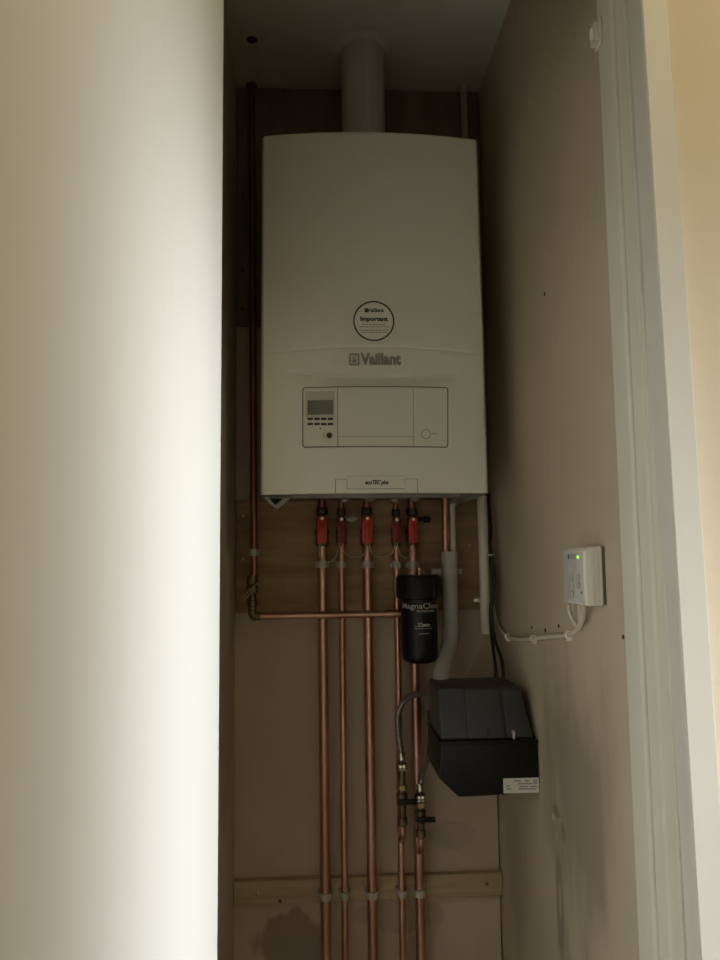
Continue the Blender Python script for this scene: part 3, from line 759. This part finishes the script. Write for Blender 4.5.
# ------------------------------------------------------------------ control box on the right wall
yn = PX(606, 575, XR).y; yf = CAM.y + .372*FPX/(564.5-320); dep = .030
zt0 = PX(604, 546, XR).z; zb0 = PX(606, 606, XR).z
cbx = thing('control_box', (XR, (yn+yf)/2, zb0), 'white wall control box with a green light on the right wall', 'control box')
xf = XR-dep
MB().box((XR-.004, yn+.001, zb0+.002), (XR, yf-.001, zt0-.001), .001).build('back_plate', M['line'], cbx)
prof = [(XR-.004, zb0), (XR-.004, zt0), (xf+.006, zt0-.001), (xf, zt0-.007), (xf, zb0+.004), (xf+.003, zb0)]
b = MB().prism(prof, yn, yf, 'y', .0028, 3); b.build('housing', M['box_white'], cbx)
for k in range(3):
    x = XR-.008-k*.006
    MB().prism([(x, zb0+.003), (x+.0022, zb0+.003), (x+.0022, zt0-.004), (x, zt0-.004)], yn-.0008, yn+.001, 'y').build('rib', M['box_white'], cbx, 0)
def cbf(u, v): return Vector((xf, yn+(yf-yn)*u, zb0+(zt0-zb0)*v))   # u: 0 near .. 1 far, v: 0 bottom .. 1 top
MB().box(cbf(.06,.04)+Vector((-.0006,0,0)), cbf(.96,.90)+Vector((.002,0,0)), .0008).build('front_plate', M['box_face'], cbx)
def cbox(u0, v0, u1, v1, th, m, name, bev=.0006):
    return MB().box(cbf(u0,v0)+Vector((-th,0,0)), cbf(u1,v1), bev, 1).build(name, m, cbx)
cbox(.66,.78,.72,.87,.0010, M['ink'], 'status_window'); 
for k in range(3): cbox(.34,.795+.028*k,.63,.808+.028*k,.0009, M['ink_soft'], 'print_line', 0)
for k in range(4): cbox(.34,.58+.045*k,.60,.592+.045*k,.0009, M['clip'], 'print_line', 0)
MB().lathe([(.0022, 0), (.0022, .0012), (.0014, .002), (0, .0023)], cbf(.24,.82)+Vector((-.0006,0,0)), (-1,0,0), 16).build('indicator_light', M['led'], cbx)
for (u, v) in ((.55,.46), (.55,.32), (.55,.17), (.25,.46), (.25,.34)):
    MB().lathe([(.0062, 0), (.0062, .0018), (.0045, .003), (0, .0032)], cbf(u,v)+Vector((-.0006,0,0)), (-1,0,0), 18).build('button', M['clip'], cbx)
cbox(.15,.20,.19,.24,.0010, M['ink'], 'reset_hole', 0)

# small holes and plugs in the right wall
for (px, py, r, nm) in ((545,294,.0035,'small dark screw hole in the right wall level with the round sticker'), (532,627.5,.0032,'brown wall plug above the white cable, nearest the black cables'),
                        (545.5,630.5,.0042,'brown wall plug above the middle of the white cable, larger than its neighbours'), (559,626,.0032,'brown wall plug above the white cable, nearest the control box'),
                        (623.5,637,.003,'tiny dark screw hole in the right wall beside the door frame')):
    p = PX(px, py, XR)
    tag(MB().lathe([(r, 0), (r*.9, .0012), (r*.45, .0014), (r*.4, .0004), (0, .0004)], p, (-1,0,0), 14).build('wall_plug', M['plug']), nm, 'wall plug', 'old fixings in the right wall')

# ------------------------------------------------------------------ condensate pump
yf_ = CAM.y+1.447; yb_ = yf_+.165
def pz(py, y=yf_): return P(480, py, y).z
xl_ = P(441.5, 740, yf_).x; xr_ = XR-.002
zt_, zm_, zb_ = pz(688, yf_+.035), pz(741), pz(797)
cpump = thing('condensate_pump', (xl_, yf_, zb_), 'black and charcoal condensate pump box with a white label, beside the right wall', 'pump')
prof = [(xl_-.002, zm_), (P(438.5,777,yf_).x, pz(777)), (P(459,797,yf_).x, zb_), (P(500,793,yf_).x, pz(796)), (P(502,791,yf_).x, pz(793.5)), (xr_, pz(792)), (xr_, zm_)]
b = MB().prism(prof, yf_, yb_, 'y', .004, 3)
b.box((xl_-.004, yf_-.003, zm_-.006), (xr_+.0005, yb_, zm_+.001), .002).build('reservoir', M['black'], cpump)
# cover: set back, tapering to the top, with vertical steps across its front
def loft(x0, x1, y0, y1, za, zb2, tx0, tx1, ty, bev):
    b = MB(); bm = b.bm
    lo = [bm.verts.new(v) for v in ((x0,y0,za),(x1,y0,za),(x1,y1,za),(x0,y1,za))]
    hi = [bm.verts.new(v) for v in ((x0+tx0,y0+ty,zb2),(x1-tx1,y0+ty,zb2),(x1-tx1,y1,zb2),(x0+tx0,y1,zb2))]
    fs = [bm.faces.new(lo[::-1]), bm.faces.new(hi)] + [bm.faces.new((lo[k], lo[(k+1) % 4], hi[(k+1) % 4], hi[k])) for k in range(4)]
    bmesh.ops.bevel(bm, geom=list(bm.edges), offset=bev, segments=3, profile=.5, affect='EDGES')
    return b
loft(xl_, xr_-.003, yf_+.010, yb_, zm_, zt_, .001, .016, .032, .005).build('cover', M['charcoal'], cpump)
xa_ = P(466, 720, yf_).x; xb2 = P(505, 720, yf_).x
loft(xa_+.004, xb2, yf_+.002, yf_+.06, zm_+.003, zt_-.002, .001, .001, .033, .003).build('motor_housing', M['charcoal'], cpump)
loft(xb2+.004, xr_-.008, yf_+.006, yf_+.06, zm_+.002, zt_-.004, .001, .014, .032, .003).build('cover_panel', M['charcoal'], cpump)
MB().box((P(487.5,733,yf_).x, yf_+.001, pz(737)), (P(491,729,yf_).x, yf_+.012, pz(730)), .0006).build('vent_slot', M['ink'], cpump)
MB().box((P(513,733,yf_).x, yf_-.001, pz(740)), (P(515,729,yf_).x, yf_+.012, pz(732)), .0006).build('latch', M['clip'], cpump)
a = P(503.5, 793.2, yf_); c_ = P(538.6, 777.5, yf_)
lb_ = MB().box((a.x, yf_-.0012, a.z), (c_.x, yf_+.001, c_.z)).build('rating_label', M['label'], cpump, 0)
lb_['label'] = 'white printed rating label'
w = c_.x-a.x; h = c_.z-a.z
for (u0, u1, v) in ((.08,.22,.25), (.08,.2,.45), (.42,.92,.22), (.45,.70,.38), (.74,.95,.38), (.40,.80,.58), (.30,.5,.78), (.6,.72,.78)):
    MB().box((a.x+w*u0, yf_-.0016, a.z+h*v), (a.x+w*u1, yf_-.0008, a.z+h*(v+.085))).build('print_mark', M['ink_soft'], lb_, 0)
for (u0, u1) in ((.84,.88), (.89,.95)):
    MB().box((a.x+w*u0, yf_-.0016, a.z+h*.58), (a.x+w*u1, yf_-.0008, a.z+h*.9)).build('print_mark', M['grey_ink'], lb_, 0)
# wall bracket that carries it
MB().box((xl_+.02, yb_-.002, zm_-.03), (xr_, -.0, zm_-.012), .001).build('support_bracket', M['black'], cpump)

# ------------------------------------------------------------------ filling loop: braided hose and two lever valves
YH = YP-.034
def hv(i, cx, top, lev, bot, lab):
    r = pipes[i][2]
    zt = P(cx, top, YH).z; zl = P(cx, lev, YH).z; zb = P(cx, bot, YH).z; x = P(cx, (top+bot)/2, YH).x
    t = thing('filling_valve', (x, YH, zb), lab, 'valve', 'filling valves below the filter')
    H = zt-zb
    b = MB().lathe([(.007, 0), (.0105, .003), (.0105, .018), (.008, .020), (.0085, zl-zb-.014), (.012, zl-zb-.011), (.012, zl-zb+.011), (.008, zl-zb+.014), (.0085, H-.030), (.011, H-.028), (.011, H-.014), (.006, H-.012), (.006, H)], (x, YH, zb), n=20)
    b.build('valve_body', M['brass_dark'], t)
    MB().hexnut((x, YH, zt-.030), .0125, .015).build('union_nut', M['chrome'], t)
    MB().hexnut((x, YH, zl+.018), .0120, .012).build('lock_nut', M['brass'], t)
    MB().tube(fillet([(x, YH, zb+.010), (x, YH, zb-.022), (x, YP, zb-.040)], .012), .0072, 16).build('branch', M['copper'], t)
    MB().lathe([(.006, 0), (.006, .014)], (x, YH-.010, zl), (0,-1,0), 14).build('spindle', M['chrome'], t)
    MB().box((x-.010, YH-.028, zl-.0055), (x+.029, YH-.020, zl+.0055), .002).build('lever', M['black'], t)
    return (x, zt)
k1 = hv(3, 402.0, 756, 798.5, 826, 'brass filling valve with black lever on the fourth pipe, left and higher of the two')
k2 = hv(4, 420.5, 787, 816, 838, 'brass filling valve with black lever on the fifth pipe, lower right of the two')
hp_ = [Vector((k1[0], YH, k1[1]-.012)), P(400.5,748,YH), P(398.5,735,YH), P(397.8,718,YH), P(401,706,YH), P(408,697.5,YH-.01), P(418,694,YH-.03), P(430,693.5,YH-.06),
       P(441,698,-.17), P(447,715,-.165), P(446,732,-.16), P(438,746,-.15), P(430,754.5,YH-.05), P(424.5,766,YH-.02), P(421.5,777,YH), P(420.6,785,YH), Vector((k2[0], YH, k2[1]-.012))]
hs = MB().tube(smooth_path(hp_, 8), .0066, 16).build('braided_hose', M['hose'])
tag(hs, 'grey braided hose looping from the two filling valves behind the pump', 'hose')
for kk in (k1, k2):
    MB().lathe([(.0066, 0), (.0085, .002), (.0085, .016), (.007, .018)], (kk[0], YH, kk[1]-.010), n=18).build('ferrule', M['chrome'], hs)

# ------------------------------------------------------------------ light
WIN, WALL_FILL, HALL, LAMP, AMB = 4.0, 2.05, 3.4, 5.8, .11
wd = bpy.data.worlds.new('world'); S.world = wd; wd.use_nodes = True
nt = wd.node_tree; bg = nt.nodes['Background']
bg.inputs['Color'].default_value = (1.0, .88, .64, 1); bg.inputs['Strength'].default_value = AMB
def area(name, loc, target, size, power, col, sy=None):
    l = bpy.data.lights.new(name, 'AREA'); l.energy = power; l.color = col; l.size = size
    if sy: l.shape = 'RECTANGLE'; l.size_y = sy
    o = bpy.data.objects.new(name, l); COL.objects.link(o); o.location = loc
    o.rotation_euler = (Vector(target)-Vector(loc)).to_track_quat('-Z', 'Y').to_euler(); return o
def spot(name, loc, target, power, col, ang, blend, rad):
    l = bpy.data.lights.new(name, 'SPOT'); l.energy = power; l.color = col; l.spot_size = math.radians(ang); l.spot_blend = blend; l.shadow_soft_size = rad
    o = bpy.data.objects.new(name, l); COL.objects.link(o); o.location = loc
    o.rotation_euler = (Vector(target)-Vector(loc)).to_track_quat('-Z', 'Y').to_euler(); return o
# daylight from a window down the hall to the right: a soft beam along the open door
wl = area('window_light', (2.4, -2.35, .70), (hx, dy(.79), .72), .22, WIN, (.95, 1.0, 1.0), 1.95)
wl.data.spread = math.radians(17)
wf = area('wall_fill', (1.9, -2.2, .95), (.75, -.92, .95), .5, WALL_FILL, (1.0, .97, .90), .9)  # added fill lamp, aimed to brighten only the front wall and architrave
wf.data.spread = math.radians(40)
# weak fill lamp added low behind the viewer to brighten the boiler
area('hall_fill', (.5, -3.8, .9), (.2, 0, 1.0), 1.4, HALL, (1.0, .87, .60), 1.4)
# warm lamp under the hall ceiling
area('ceiling_lamp', (1.1, -1.75, 2.6), (.55, -.95, 1.9), .3, LAMP, (1.0, .80, .46))

S.view_settings.view_transform = 'Standard'; S.view_settings.look = 'None'; S.view_settings.exposure = 0; S.view_settings.gamma = 1
S.cycles.use_denoising = True
S.cycles.max_bounces = 10; S.cycles.diffuse_bounces = 6

for o in bpy.data.objects:
    if '_w' in o: del o['_w']
